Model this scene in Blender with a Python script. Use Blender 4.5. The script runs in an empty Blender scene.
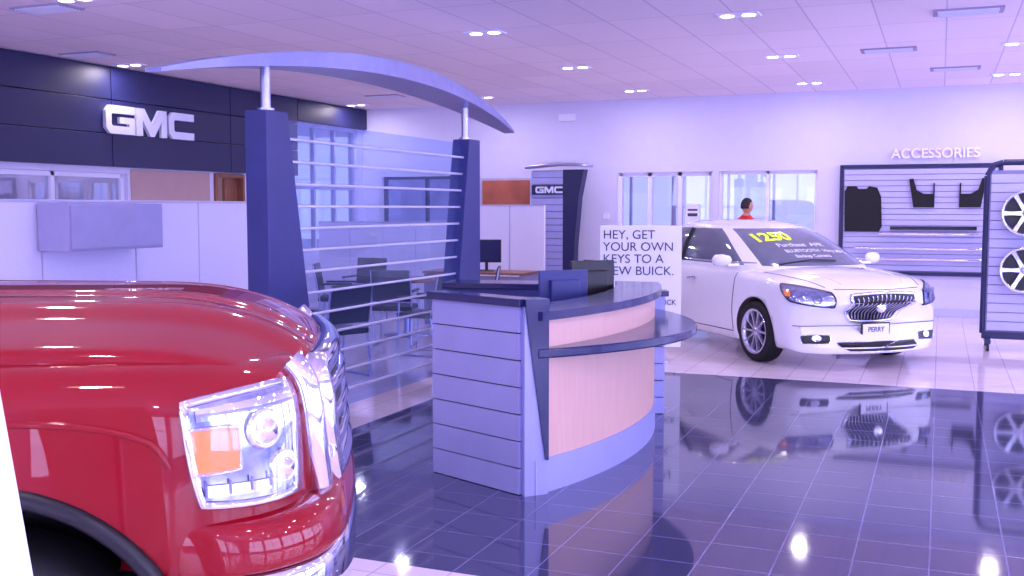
import bpy, bmesh, math, random
from mathutils import Vector, Matrix
from mathutils.bvhtree import BVHTree
random.seed(3)
S=bpy.context.scene
try:
    S.view_settings.view_transform='Standard'
except Exception: pass

# ---------------------------------------------------------------- materials
def lin(h):
    h=h.lstrip('#'); o=[]
    for i in (0,2,4):
        c=int(h[i:i+2],16)/255
        o.append(c/12.92 if c<=.04045 else ((c+.055)/1.055)**2.4)
    return tuple(o)+(1,)
def mat(name,hx,rough=.5,metal=0,coat=0,emis=None,es=0,var=.04,nscale=6,ior=1.5,spec=None):
    m=bpy.data.materials.new(name); m.use_nodes=True
    nt=m.node_tree; b=nt.nodes['Principled BSDF']
    c=lin(hx)
    tc=nt.nodes.new('ShaderNodeTexCoord'); nz=nt.nodes.new('ShaderNodeTexNoise')
    nz.inputs['Scale'].default_value=nscale; nz.inputs['Detail'].default_value=3
    nt.links.new(tc.outputs['Object'],nz.inputs['Vector'])
    rp=nt.nodes.new('ShaderNodeValToRGB')
    rp.color_ramp.elements[0].position=.3; rp.color_ramp.elements[1].position=.7
    rp.color_ramp.elements[0].color=tuple(x*(1-var) for x in c[:3])+(1,)
    rp.color_ramp.elements[1].color=tuple(min(1,x*(1+var)) for x in c[:3])+(1,)
    nt.links.new(nz.outputs['Fac'],rp.inputs['Fac'])
    nt.links.new(rp.outputs['Color'],b.inputs['Base Color'])
    b.inputs['Roughness'].default_value=rough; b.inputs['Metallic'].default_value=metal
    b.inputs['IOR'].default_value=ior
    if spec is not None: b.inputs['Specular IOR Level'].default_value=spec
    if coat:
        b.inputs['Coat Weight'].default_value=coat; b.inputs['Coat Roughness'].default_value=.015
    if emis:
        b.inputs['Emission Color'].default_value=lin(emis); b.inputs['Emission Strength'].default_value=es
    return m
def glassmat(name,hx,tint='ffffff',diff=.0,refl=.12,fk=.4):
    m=bpy.data.materials.new(name); m.use_nodes=True
    nt=m.node_tree; nt.nodes.clear()
    o=nt.nodes.new('ShaderNodeOutputMaterial'); t=nt.nodes.new('ShaderNodeBsdfTransparent')
    t.inputs['Color'].default_value=lin(tint)
    g=nt.nodes.new('ShaderNodeBsdfGlossy'); g.inputs['Roughness'].default_value=.02
    d=nt.nodes.new('ShaderNodeBsdfDiffuse'); d.inputs['Color'].default_value=lin(hx)
    lw=nt.nodes.new('ShaderNodeLayerWeight'); lw.inputs['Blend'].default_value=.35
    mm=nt.nodes.new('ShaderNodeMath'); mm.operation='MULTIPLY_ADD'; mm.inputs[1].default_value=fk; mm.inputs[2].default_value=refl
    nt.links.new(lw.outputs['Fresnel'],mm.inputs[0])
    m1=nt.nodes.new('ShaderNodeMixShader'); m1.inputs[0].default_value=diff
    m2=nt.nodes.new('ShaderNodeMixShader')
    nt.links.new(t.outputs[0],m1.inputs[1]); nt.links.new(d.outputs[0],m1.inputs[2])
    nt.links.new(mm.outputs[0],m2.inputs[0]); nt.links.new(m1.outputs[0],m2.inputs[1]); nt.links.new(g.outputs[0],m2.inputs[2])
    nt.links.new(m2.outputs[0],o.inputs[0])
    return m
def woodmat(name,h1,h2,rough=.4,sc=3,vert=True):
    m=mat(name,h1,rough); nt=m.node_tree; b=nt.nodes['Principled BSDF']
    tc=nt.nodes.new('ShaderNodeTexCoord'); mp=nt.nodes.new('ShaderNodeMapping')
    mp.inputs['Scale'].default_value=(14,14,1.2) if vert else (1.2,14,14)
    nz=nt.nodes.new('ShaderNodeTexNoise'); nz.inputs['Scale'].default_value=sc; nz.inputs['Detail'].default_value=6
    rp=nt.nodes.new('ShaderNodeValToRGB'); rp.color_ramp.elements[0].color=lin(h1); rp.color_ramp.elements[1].color=lin(h2)
    rp.color_ramp.elements[0].position=.35; rp.color_ramp.elements[1].position=.65
    nt.links.new(tc.outputs['Object'],mp.inputs[0]); nt.links.new(mp.outputs[0],nz.inputs['Vector'])
    nt.links.new(nz.outputs['Fac'],rp.inputs[0]); nt.links.new(rp.outputs[0],b.inputs['Base Color'])
    return m

M={}
M['wall']=mat('wall_paint','d8d5f2',.7,var=.015)
M['beige']=mat('beige_paint','b89a9c',.7,var=.03)
M['dark']=mat('dark_navy_panel','1c1f50',.45,var=.06)
M['navy']=mat('navy_laminate','2c3378',.4,var=.06)
M['navytop']=mat('navy_counter','25285a',.14,var=.05)
M['slat']=mat('lavender_metal','a3a5da',.4,metal=.2,var=.03)
M['slatwall']=mat('slatwall_grey','bcbae4',.5,var=.02)
M['silver']=mat('brushed_silver','b4b6dc',.28,metal=.9,var=.06,nscale=20)
M['beam']=mat('beam_silver','8d90c6',.34,metal=.8,var=.06,nscale=8)
M['chrome']=mat('chrome','e6e6f2',.06,metal=1,var=.01)
M['alum']=mat('aluminium_frame','c3c1e0',.35,metal=.5)
M['rail']=mat('rail_silver','dcdcf4',.35,metal=.4)
M['black']=mat('black_plastic','0c0c18',.4)
M['rubber']=mat('rubber','0d0d14',.75)
M['alloy']=mat('alloy','c9c9de',.22,metal=.85)
M['white']=mat('white_card','eceaff',.5,var=.01)
M['letter']=mat('letter_silver_glow','d4d4f0',.35,metal=.3,emis='c8c8ff',es=.1)  # faint emission added to unlit letters to brighten them
M['wlet']=mat('letter_white_glow','f0e6f6',.35,metal=.1,emis='ffe8ff',es=.07)  # slight self-glow added so the unlit lettering stays readable
M['part']=mat('partition_fabric','dddbfa',.7,var=.03,nscale=60)
M['cab']=mat('cabinet_grey','7f7ca6',.5)
M['cabl']=mat('cabinet_light','9f9cc8',.5)
M['vent']=mat('vent_grey','a397b8',.6)
M['wood']=woodmat('maple_veneer','dcb0a4','e1b6a9',.35)
M['woodd']=woodmat('brown_wood','7a4a3c','96604a',.4)
M['ink']=mat('ink','3c3a55',.6)
M['red']=mat('red_paint','8c0014',.5,metal=0,coat=1,var=.04,spec=.03)
M['cwhite']=mat('white_paint','f0effe',.25,coat=1,var=.01)
M['cglass']=mat('car_glass','5d6880',.06,coat=1,var=.15,nscale=2)  # base colour lightened to stand in for missing sky reflection
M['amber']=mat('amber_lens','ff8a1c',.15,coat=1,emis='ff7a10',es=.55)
M['lampsil']=mat('lamp_reflector','b4bad8',.12,metal=.9,var=.3,nscale=24)
M['lens']=glassmat('clear_lens','c8d0f0','f2f4ff',.02,.05,.3)
M['glass']=glassmat('window_glass','c8d4ff','eef0ff',.03,.05)
M['bglass']=glassmat('blue_screen_glass','b4c8f8','e4ecff',.04,.02,.10)  # small blue diffuse share paints in the haze of reflected windows
M['carpet']=mat('asphalt','9a98a8',.9)
M['yellow']=mat('yellow_paint_glow','dcf02a',.6,emis='d8ff20',es=.3)  # emission added to brighten the painted digits, no lamp behind them
M['redshirt']=mat('red_shirt','d01c24',.8)
M['skin']=mat('skin','c08870',.55)
M['hair']=mat('hair','1c1210',.7)
M['jeans']=mat('jeans','2b3352',.8)
M['bulb']=mat('bulb','fff4ea',.5,emis='fff0e4',es=9)
M['picture']=mat('orange_picture','b0604c',.5,var=.2,nscale=3)
M['seam']=mat('seam_dark','15121c',.6)

def tilemat(name,light,dark,mort_l,mort_d,bw,bh,mort,rough,zone=None,bump=.15,ior=1.5,offx=0,offy=0):
    m=bpy.data.materials.new(name); m.use_nodes=True; nt=m.node_tree; b=nt.nodes['Principled BSDF']
    tc=nt.nodes.new('ShaderNodeTexCoord'); mp=nt.nodes.new('ShaderNodeMapping'); mp.inputs['Location'].default_value=(offx,offy,0)
    nt.links.new(tc.outputs['Object'],mp.inputs[0])
    def brick(c,mc):
        br=nt.nodes.new('ShaderNodeTexBrick'); br.offset=0; br.squash=1
        br.inputs['Scale'].default_value=1; br.inputs['Brick Width'].default_value=bw; br.inputs['Row Height'].default_value=bh
        br.inputs['Mortar Size'].default_value=mort; br.inputs['Mortar Smooth'].default_value=.1
        c=lin(c); br.inputs['Color1'].default_value=tuple(x*.93 for x in c[:3])+(1,); br.inputs['Color2'].default_value=c
        br.inputs['Mortar'].default_value=lin(mc); nt.links.new(mp.outputs[0],br.inputs['Vector']); return br
    bl=brick(light,mort_l); src=bl.outputs['Color']
    if zone:
        bd=brick(dark,mort_d); sp=nt.nodes.new('ShaderNodeSeparateXYZ'); nt.links.new(tc.outputs['Object'],sp.inputs[0])
        def cmp(o,op,v):
            n=nt.nodes.new('ShaderNodeMath'); n.operation=op; n.inputs[1].default_value=v; nt.links.new(o,n.inputs[0]); return n.outputs[0]
        def mul(a,c):
            n=nt.nodes.new('ShaderNodeMath'); n.operation='MULTIPLY'; nt.links.new(a,n.inputs[0]); nt.links.new(c,n.inputs[1]); return n.outputs[0]
        k=mul(mul(cmp(sp.outputs[0],'GREATER_THAN',zone[0]),cmp(sp.outputs[1],'GREATER_THAN',zone[1])),cmp(sp.outputs[1],'LESS_THAN',zone[2]))
        mx=nt.nodes.new('ShaderNodeMix'); mx.data_type='RGBA'
        nt.links.new(k,mx.inputs[0]); nt.links.new(bl.outputs['Color'],mx.inputs[6]); nt.links.new(bd.outputs['Color'],mx.inputs[7]); src=mx.outputs[2]
    nt.links.new(src,b.inputs['Base Color'])
    b.inputs['Roughness'].default_value=rough; b.inputs['IOR'].default_value=ior
    bp=nt.nodes.new('ShaderNodeBump'); bp.inputs['Strength'].default_value=bump; bp.inputs['Distance'].default_value=.004; bp.invert=True
    nt.links.new(bl.outputs['Fac'],bp.inputs['Height']); nt.links.new(bp.outputs[0],b.inputs['Normal'])
    return m
M['floor']=tilemat('floor_tile','ecdcea','404066','b4a4c2','6f6d98',.33,.33,.0035,.055,zone=(-3.98,4.1,10.05),ior=1.62)
M['ceil']=tilemat('ceiling_tile','f6e6f2','f6e6f2','cebed6','b0a2c6',.61,1.22,.007,.85,bump=.3)

# ---------------------------------------------------------------- mesh tools
def link(o,parent=None):
    S.collection.objects.link(o)
    if parent: o.parent=parent
    return o
def group(name,loc=(0,0,0),rz=0):
    e=bpy.data.objects.new(name,None); e.location=loc; e.rotation_euler=(0,0,rz); e.empty_display_size=.2
    return link(e)
class MB:
    def __init__(s): s.v=[];s.f=[];s.mi=[];s.sm=[]
    def add(s,v,f,mi=0,sm=False):
        n=len(s.v); s.v+= [tuple(x) for x in v]
        for q in f:
            s.f.append([i+n for i in q]); s.mi.append(mi); s.sm.append(sm)
    def box(s,c,d,mi=0,bev=.004,rot=None):
        bm=bmesh.new(); bmesh.ops.create_cube(bm,size=1)
        for v in bm.verts: v.co=Vector((v.co.x*d[0],v.co.y*d[1],v.co.z*d[2]))
        if bev and bev<min(d)*.45: bmesh.ops.bevel(bm,geom=bm.edges[:],offset=bev,segments=2,affect='EDGES',profile=.6)
        R=rot.to_4x4() if rot else Matrix(); bm.verts.index_update()
        s.add([R@v.co+Vector(c) for v in bm.verts],[[v.index for v in f.verts] for f in bm.faces],mi); bm.free()
    def cyl(s,a,b,r,r2=None,mi=0,n=20):
        a=Vector(a);b=Vector(b); r2=r if r2 is None else r2; z=(b-a).normalized()
        x=z.orthogonal().normalized(); y=z.cross(x); v=[]
        for k in range(n):
            t=2*math.pi*k/n; d=x*math.cos(t)+y*math.sin(t); v.append(a+d*r)
        for k in range(n):
            t=2*math.pi*k/n; d=x*math.cos(t)+y*math.sin(t); v.append(b+d*r2)
        s.add(v,[[k,(k+1)%n,n+(k+1)%n,n+k] for k in range(n)],mi,True)
        s.add(v[:n],[list(range(n))[::-1]],mi); s.add(v[n:],[list(range(n))],mi)
    def lathe(s,prof,c,axis='y',mi=0,n=40):
        v=[]
        for r,h in prof:
            for k in range(n):
                t=2*math.pi*k/n
                p={'y':(r*math.cos(t),h,r*math.sin(t)),'z':(r*math.cos(t),r*math.sin(t),h)}[axis]
                v.append(Vector(p)+Vector(c))
        f=[]
        for j in range(len(prof)-1):
            for k in range(n):
                f.append([j*n+k,j*n+(k+1)%n,(j+1)*n+(k+1)%n,(j+1)*n+k])
        s.add(v,f,mi,True)
    def loft(s,rings,mi=0,cap=True,closed=True,fn=None):
        n=len(rings[0]); base=len(s.v); v=[p for r in rings for p in r]; 
        s.v+=[tuple(p) for p in v]
        m=n if closed else n-1
        for j in range(len(rings)-1):
            for k in range(m):
                q=[j*n+k,j*n+(k+1)%n,(j+1)*n+(k+1)%n,(j+1)*n+k]
                c=sum((Vector(v[i]) for i in q),Vector())/4
                s.f.append([base+i for i in q]); s.mi.append(fn(c,j,k) if fn else mi); s.sm.append(True)
        if cap:
            s.f.append([base+i for i in range(n)][::-1]); s.mi.append(mi); s.sm.append(False)
            s.f.append([base+(len(rings)-1)*n+i for i in range(n)]); s.mi.append(mi); s.sm.append(True)
    def prism(s,poly,z0,z1,mi=0):
        n=len(poly); v=[(p[0],p[1],z0) for p in poly]+[(p[0],p[1],z1) for p in poly]
        s.add(v,[list(range(n))[::-1],list(range(n,2*n))]+[[k,(k+1)%n,n+(k+1)%n,n+k] for k in range(n)],mi)
    def build(s,name,mats,parent=None,loc=None,rz=None,fix=True):
        me=bpy.data.meshes.new(name); me.from_pydata(s.v,[],s.f)
        for m in mats: me.materials.append(M[m])
        for i,p in enumerate(me.polygons): p.material_index=s.mi[i]; p.use_smooth=s.sm[i]
        if fix:
            bm=bmesh.new(); bm.from_mesh(me); bmesh.ops.recalc_face_normals(bm,faces=bm.faces[:]); bm.to_mesh(me); bm.free()
        me.update(); o=bpy.data.objects.new(name,me)
        if loc: o.location=loc
        if rz is not None: o.rotation_euler=(0,0,rz)
        return link(o,parent)
def cr(P,n,closed=False):
    P=[tuple(p) for p in P]; N=len(P); out=[]
    segs=N if closed else N-1
    for i in range(segs):
        g=lambda k: P[k%N] if closed else P[max(0,min(N-1,k))]
        a,b,c,d=g(i-1),g(i),g(i+1),g(i+2)
        for j in range(n):
            t=j/n
            out.append(tuple(.5*(2*b[q]+(c[q]-a[q])*t+(2*a[q]-5*b[q]+4*c[q]-d[q])*t*t+(-a[q]+3*b[q]-3*c[q]+d[q])*t**3) for q in range(len(a))))
    if not closed: out.append(P[-1])
    return out
def tube(name,pts,r,m,parent=None,cyclic=False,res=3):
    cu=bpy.data.curves.new(name,'CURVE'); cu.dimensions='3D'; cu.bevel_depth=r; cu.bevel_resolution=res; cu.use_fill_caps=True
    sp=cu.splines.new('POLY'); sp.points.add(len(pts)-1)
    for i,p in enumerate(pts): sp.points[i].co=(*p,1)
    sp.use_cyclic_u=cyclic; cu.materials.append(M[m]); o=bpy.data.objects.new(name,cu)
    return link(o,parent)
def evalmesh(o):
    bpy.context.view_layer.update(); dg=bpy.context.evaluated_depsgraph_get()
    return bpy.data.meshes.new_from_object(o.evaluated_get(dg),depsgraph=dg)
def cutcyl(o,cs):
    par=o.parent; o.parent=None; tmp=[]
    for (x,z,r,y0,y1) in cs:
        mb=MB(); mb.cyl((x,y0,z),(x,y1,z),r,n=48,mi=1); c=mb.build('tmpcut',[]); 
        bm=bmesh.new(); bm.from_mesh(c.data); bmesh.ops.remove_doubles(bm,verts=bm.verts[:],dist=1e-5); bmesh.ops.recalc_face_normals(bm,faces=bm.faces[:]); bm.to_mesh(c.data); bm.free()
        for m in o.data.materials: c.data.materials.append(m)
        for p in c.data.polygons: p.material_index=1
        md=o.modifiers.new('b','BOOLEAN'); md.operation='DIFFERENCE'; md.object=c; md.solver='EXACT'; tmp.append(c)
    me=evalmesh(o); o.modifiers.clear(); o.data=me
    for c in tmp: bpy.data.objects.remove(c,do_unlink=True)
    o.parent=par
def bvh_of(objs):
    v=[];f=[]
    for o in objs:
        n=len(v); v+=[x.co.copy() for x in o.data.vertices]; f+=[[i+n for i in p.vertices] for p in o.data.polygons]
    return BVHTree.FromPolygons(v,f)
def proj(bv,p,d,off):
    p=Vector(p); d=Vector(d).normalized(); h,n,i,_=bv.ray_cast(p-d*.7,d,2.5)
    if h is None: return p
    if n.dot(d)>0: n=-n
    return h+n*off
def patch(name,bv,c4,d,off,m,parent,nu=18,nv=12,rnd=0,rim=None,rimr=.008,back=None):
    tl,tr,br,bl=[Vector(c) for c in c4]; v=[]
    for j in range(nv+1):
        for i in range(nu+1):
            s=2*i/nu-1; t=2*j/nv-1
            x=s*math.sqrt(max(0,1-rnd*t*t/2)); y=t*math.sqrt(max(0,1-rnd*s*s/2))
            a=(x+1)/2;b=(y+1)/2
            p=(tl*(1-a)+tr*a)*(1-b)+(bl*(1-a)+br*a)*b
            v.append(proj(bv,p,d,off))
    w=nu+1; mb=MB(); mb.add(v,[[j*w+i,j*w+i+1,(j+1)*w+i+1,(j+1)*w+i] for j in range(nv) for i in range(nu)],0,True)
    o=mb.build(name,[m],parent,fix=False)
    if rim:
        b=[v[i] for i in range(w)]+[v[j*w+nu] for j in range(1,nv+1)]+[v[nv*w+i] for i in range(nu-1,-1,-1)]+[v[j*w] for j in range(nv-1,0,-1)]
        tube(name+'_rim',b,rimr,rim,parent,True)
    return o
def pline(name,bv,pts,d,off,r,m,parent,n=8,cyc=False):
    P=cr(pts,n,cyc); return tube(name,[proj(bv,p,d,off) for p in P],r,m,parent,cyc)
def text(name,body,loc,rot,size,m,parent=None,ext=.01,off=0,align='CENTER',sx=1):
    cu=bpy.data.curves.new(name,'FONT'); cu.body=body; cu.size=size; cu.extrude=ext; cu.offset=off; cu.align_x=align; cu.align_y='CENTER'
    cu.materials.append(M[m]); o=bpy.data.objects.new(name,cu); o.location=loc; o.rotation_euler=rot; o.scale=(sx,1,1)
    return link(o,parent)
R90=math.pi/2
def block_letters(name,mapf,W,Hh,s,m,parent,depth):
    ch=.2*Hh
    Cp=[(W,Hh),(ch,Hh),(0,Hh-ch),(0,ch),(ch,0),(W,0),(W,s),(s*1.2,s),(s,s*1.2),(s,Hh-s*1.2),(s*1.2,Hh-s),(W,Hh-s)]
    Gp=[(W,Hh),(ch,Hh),(0,Hh-ch),(0,ch),(ch,0),(W,0),(W,.6*Hh),(.48*W,.6*Hh),(.48*W,.38*Hh),(W-s,.38*Hh),(W-s,s),(s*1.2,s),(s,s*1.2),(s,Hh-s*1.2),(s*1.2,Hh-s),(W,Hh-s)]
    w=W*1.1
    Mp=[(0,0),(0,Hh),(s*1.35,Hh),(w/2,.42*Hh),(w-s*1.35,Hh),(w,Hh),(w,0),(w-s,0),(w-s,.58*Hh),(w/2+s*.35,0),(w/2-s*.35,0),(s,.58*Hh),(s,0)]
    x=0; mb=MB()
    for P,ww in ((Gp,W),(Mp,w),(Cp,W)):
        n=len(P); v=[mapf(x+a,b,0) for a,b in P]+[mapf(x+a,b,depth) for a,b in P]
        mb.add(v,[list(range(n)),list(range(n,2*n))[::-1]]+[[k,(k+1)%n,n+(k+1)%n,n+k] for k in range(n)]); x+=ww+.09*W
    return mb.build(name,[m],parent)

# ---------------------------------------------------------------- room shell
XL,XR,YS,YN,H=-9.9,7.0,-4.0,16.8,3.43
def wall(name,axis,pos,a0,a1,holes,th=.2,m='wall',z0=0,z1=H):
    aa=sorted({a0,a1,*[h[0] for h in holes],*[h[1] for h in holes]}); zz=sorted({z0,z1,*[h[2] for h in holes],*[h[3] for h in holes]})
    mb=MB()
    for i in range(len(aa)-1):
        for j in range(len(zz)-1):
            ca=(aa[i]+aa[i+1])/2; cz=(zz[j]+zz[j+1])/2
            if any(h[0]<ca<h[1] and h[2]<cz<h[3] for h in holes): continue
            da=aa[i+1]-aa[i]; dz=zz[j+1]-zz[j]
            if axis=='x': mb.box((ca,pos,cz),(da,th,dz),bev=0)
            else: mb.box((pos,ca,cz),(th,da,dz),bev=0)
    return mb.build(name,[m])
def window(name,axis,pos,h,nm=3,fr=.05,nh=0,m='alum',g='glass',th=.08):
    mb=MB(); a0,a1,z0,z1=h
    def b(ca,cz,da,dz,mi=0,t=th):
        if axis=='x': mb.box((ca,pos,cz),(da,t,dz),mi,bev=0 if mi else .004)
        else: mb.box((pos,ca,cz),(t,da,dz),mi,bev=0 if mi else .004)
    for k in range(nm+1):
        a=a0+fr/2+(a1-a0-fr)*k/nm; b(a,(z0+z1)/2,fr,z1-z0)
    for z in [z0+fr/2,z1-fr/2]+[z0+(z1-z0)*(k+1)/(nh+1) for k in range(nh)]: b((a0+a1)/2,z,a1-a0-2*fr*.5,fr)
    b((a0+a1)/2,(z0+z1)/2,a1-a0-.06,z1-z0-.06,1,.008)
    return mb.build(name,[m,g])
mb=MB(); mb.box(((XL+XR)/2-2,9,-.05),(XR-XL+6,28,.1),bev=0); mb.build('floor',['floor'])
mb=MB(); mb.box(((XL+XR)/2-2,9.3,H+.05),(XR-XL+6,27.4,.1),bev=0); mb.build('ceiling',['ceil'])
mb=MB(); mb.box((0,5,-.16),(90,90,.1),bev=0); mb.build('ground_outside',['carpet'])
backh=[(-5.02,-3.42,0,2.22),(-3.32,-1.78,.9,2.22),(-9.5,-7.75,1.15,2.2)]
wall('wall_back','x',YN+.1,XL-.2,XR+.2,backh)
lefth=[(7.2,10.75,1.0,2.08),(12.5,13.2,0,2.15),(14.6,16.6,.9,3.05)]
wall('wall_left','y',XL-.1,YS,YN,lefth)
easth=[(-3.5+k*3.35,-3.5+k*3.35+3.0,.25,3.1) for k in range(6)]
wall('wall_right','y',XR+.1,YS,YN,easth)
southh=[(-9.4+k*3.25,-9.4+k*3.25+2.9,.25,3.1) for k in range(5)]
wall('wall_front','x',YS-.1,XL-.2,XR+.2,southh)
for i,h in enumerate(easth): window('window_%d'%(i+1),'y',XR+.1,h,2,nh=1)
for i,h in enumerate(southh): window('window_%d'%(i+7),'x',YS-.1,h,2,nh=1)
window('window_12','x',YN+.1,backh[1],2,.05,m='white')
window('window_13','x',YN+.1,backh[2],2,.05,m='dark')
window('window_14','y',XL-.1,lefth[0],3,.06,m='white')
window('window_15','y',XL-.1,lefth[2],3,.05,nh=1)
window('door_1','x',YN+.1,backh[0],3,.07,nh=0,m='white')
mb=MB(); mb.box((-3.75,YN+.052,1.55),(.22,.006,.3),0,0); mb.box((-3.75,YN+.047,1.60),(.16,.004,.03),1,0); mb.box((-3.75,YN+.047,1.52),(.16,.004,.05),1,0); mb.build('posted_notice',['white','ink'])
sw=[(-8,-5.2,.5,2.5),(-5.0,-2.2,.5,2.5),(-1.6,2,.5,2.5)]
wall('wall_service_back','x',21.6,-12,XR,sw)
for i,h in enumerate(sw): window('window_%d'%(16+i),'x',21.6,h,3)
wall('wall_office_back','y',-12.6,4,17,[(14.2,16.9,.8,3.1)],m='wall')
wall('wall_office_side','x',13.9,-12.5,-10.1,[],m='beige')
mb=MB(); mb.box((XL+.006,11.6,1.07),(.012,1.6,2.14),bev=0); mb.build('trim_beige_panel',['beige'])
mb=MB(); mb.box((XL-.05,12.53,1.07),(.18,.05,2.13)); mb.box((XL-.05,13.17,1.07),(.18,.05,2.13)); mb.box((XL-.05,12.85,2.11),(.18,.6,.05)); mb.box((XL-.1,13.0,1.05),(.045,.30,2.06)); mb.build('door_2',['woodd'])
mb=MB()
cols=[YS,-1.6,.8,3.2,5.6,8.0,10.4,12.8,14.55]
for i in range(len(cols)-1):
    for z0,z1 in ((2.16,2.57),(2.58,3.0),(3.01,3.42)):
        mb.box((XL+.05,(cols[i]+cols[i+1])/2,(z0+z1)/2),(.09,cols[i+1]-cols[i]-.012,z1-z0),bev=.004)
mb.box((XL+.05,15.67,3.24),(.09,2.22,.36))
mb.build('trim_dark_fascia',['dark'])
for nm_,c,d in (('baseboard_back',(-8.5,YN-.01,.06),(2.7,.02,.12)),('baseboard_right',(2.65,YN-.01,.06),(8.6,.02,.12)),('baseboard_left',(XL+.012,4.0,.06),(.02,16,.12))):
    mb=MB(); mb.box(c,d); mb.build(nm_,['alum'])
g=group('wall_sign_letters')
block_letters('letters',lambda a,b,c:(XL+.10+c,10.24+a,2.575+b),.51,.36,.10,'letter',g,.05)
g=group('wall_lettering')
text('letters','ACCESSORIES',(-.10,YN-.03,2.44),(R90,0,0),.20,'wlet',g,.016,.0035)
mb=MB(); mb.box((-5.9,YN-.03,3.16),(.3,.05,.12)); mb.build('exit_sign',['white'])
mb=MB(); mb.box((-7.02,YN-.025,1.9),(.98,.04,.5)); mb.box((-7.02,YN-.048,1.9),(.9,.012,.42),1); mb.build('framed_picture',['alum','picture'])
mb=MB(); mb.box((-5.2,YN-.02,1.5),(.1,.035,.1)); mb.build('thermostat',['white'])

# ceiling fixtures
LAMP=17
def fixture(x,y):
    mb=MB(); mb.box((0,0,-.006),(.40,.22,.012),0); 
    for s in (-.1,.1):
        mb.cyl((s,0,-.016),(s,0,-.010),.062,mi=1,n=20)
    o=mb.build('recessed_ceiling_light',['white','bulb'],loc=(x,y,H))
    L=bpy.data.lights.new('lamp','AREA'); L.shape='DISK'; L.size=.16; L.energy=LAMP; L.color=(.97,.85,.98)
    l=bpy.data.objects.new('lamp',L); l.location=(0,0,-.03); link(l,o)
for x in (-6.95,-4.38,-1.8,.77,3.35,5.9):
    for y in (-1.5,1.3,4.1,6.98,9.9,12.75,15.6):
        if (x,y)==(-6.95,9.9): continue
        fixture(x,y)
for y in (10.4,15.9): fixture(-9.5,y)
for x,y in ((-3.5,19.2),(-7,19.2),(-11.3,8.5),(-11.3,12.2),(0,19.2)): fixture(x,y)
for x,y,w in ((.18,10.5,.6),(.12,14.7,.6),(-.6,12.7,.6),(-9.3,9.5,.6),(-7.5,7.2,.6),(-8.3,14.8,.6)):
    mb=MB(); mb.box((0,0,-.008),(w,w*.5,.016),0)
    for k in range(7): mb.box((0,-w*.2+k*w*.067,-.02),(w*.86,.012,.012),1,bev=0)
    mb.build('ceiling_vent',['vent','white'],loc=(x,y,H))

# ---------------------------------------------------------------- arch structure
g=group('archway_display')
AX=-4.35
def pillar(name,y_out,s):
    rings=[]
    for z,dy in ((.0,.66),(.97,.48),(2.3,.25)):
        x0,x1=AX-.09,AX+.09; ya=y_out; yb=y_out+s*dy
        rings.append([(x0,ya,z),(x1,ya,z),(x1,yb,z),(x0,yb,z)])
    mb=MB(); mb.loft(rings); 
    for i in range(len(mb.sm)): mb.sm[i]=False
    o=mb.build(name,['navy'],g); b=o.modifiers.new('b','BEVEL'); b.width=.006; b.segments=2
pillar('pillar_near',5.95,1); pillar('pillar_far',9.50,-1)
for y in (6.07,9.34):
    mb=MB(); mb.cyl((AX,y,2.28),(AX,y,2.63),.035,n=20); mb.cyl((AX,y,2.3),(AX,y,2.32),.06,n=20); mb.build('post',['silver'],g)
rings=[]
for k in range(49):
    u=-1+2*k/48; y=7.72+u*2.76; q=1-u*u; z=2.45+.31*q; th=.012+.055*q; w=.06+.17*q
    rings.append([(AX-w,y,z-th),(AX+w,y,z-th),(AX+w,y,z+th),(AX-w,y,z+th)])
mb=MB(); mb.loft(rings)
o=mb.build('curved_beam',['beam'],g)
for p in o.data.polygons: p.use_smooth=False
mb=MB()
mb.box((AX,7.72,1.16),(.012,3.1,2.2),bev=0); mb.build('glass_screen',['bglass'],g)
mb=MB()
for k in range(13):
    z=.2+k*.16
    mb.cyl((AX+.035,6.15,z),(AX+.035,9.3,z),.011,n=10)
mb.build('rails',['rail'],g)

# ---------------------------------------------------------------- reception desk
g=group('reception_desk')
yc,hf=6.68,1.28
f0=lambda y:-2.09+.25*(1-((y-yc)/hf)**2)
def slab(name,fo,fi,z0,z1,m,y0=yc-hf,y1=yc+hf,n=40,bev=0):
    ys=[y0+(y1-y0)*k/n for k in range(n+1)]
    poly=[(fo(y),y) for y in ys]+[(fi(y),y) for y in ys[::-1]]
    mb=MB(); mb.prism(poly,z0,z1); o=mb.build(name,[m],g)
    if bev: b=o.modifiers.new('b','BEVEL'); b.width=bev; b.segments=3; b.limit_method='ANGLE'; b.angle_limit=1
    return o
slab('kick_panel',lambda y:f0(y)+.01,lambda y:f0(y)-.05,0,.2,'slat')
slab('front_panel_lower',f0,lambda y:f0(y)-.04,.2,.79,'wood')
slab('front_panel_upper',f0,lambda y:f0(y)-.04,.84,1.0,'wood')
slab('lower_shelf',lambda y:f0(y)+.03+.33*max(0,math.sin(math.pi*min(1,max(0,(y-yc+hf)/(2*hf)))))**.8,lambda y:f0(y)-.05,.785,.84,'navytop',bev=.01)
slab('top_counter',lambda y:f0(y)+.05,lambda y:f0(y)-max(.04,min(.3,(y-5.42)*1.2)),1.0,1.05,'navytop')
slab('work_surface',lambda y:f0(y)-.05,lambda y:f0(y)-.70,.70,.74,'cab',y0=5.82,y1=7.6)
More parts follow.
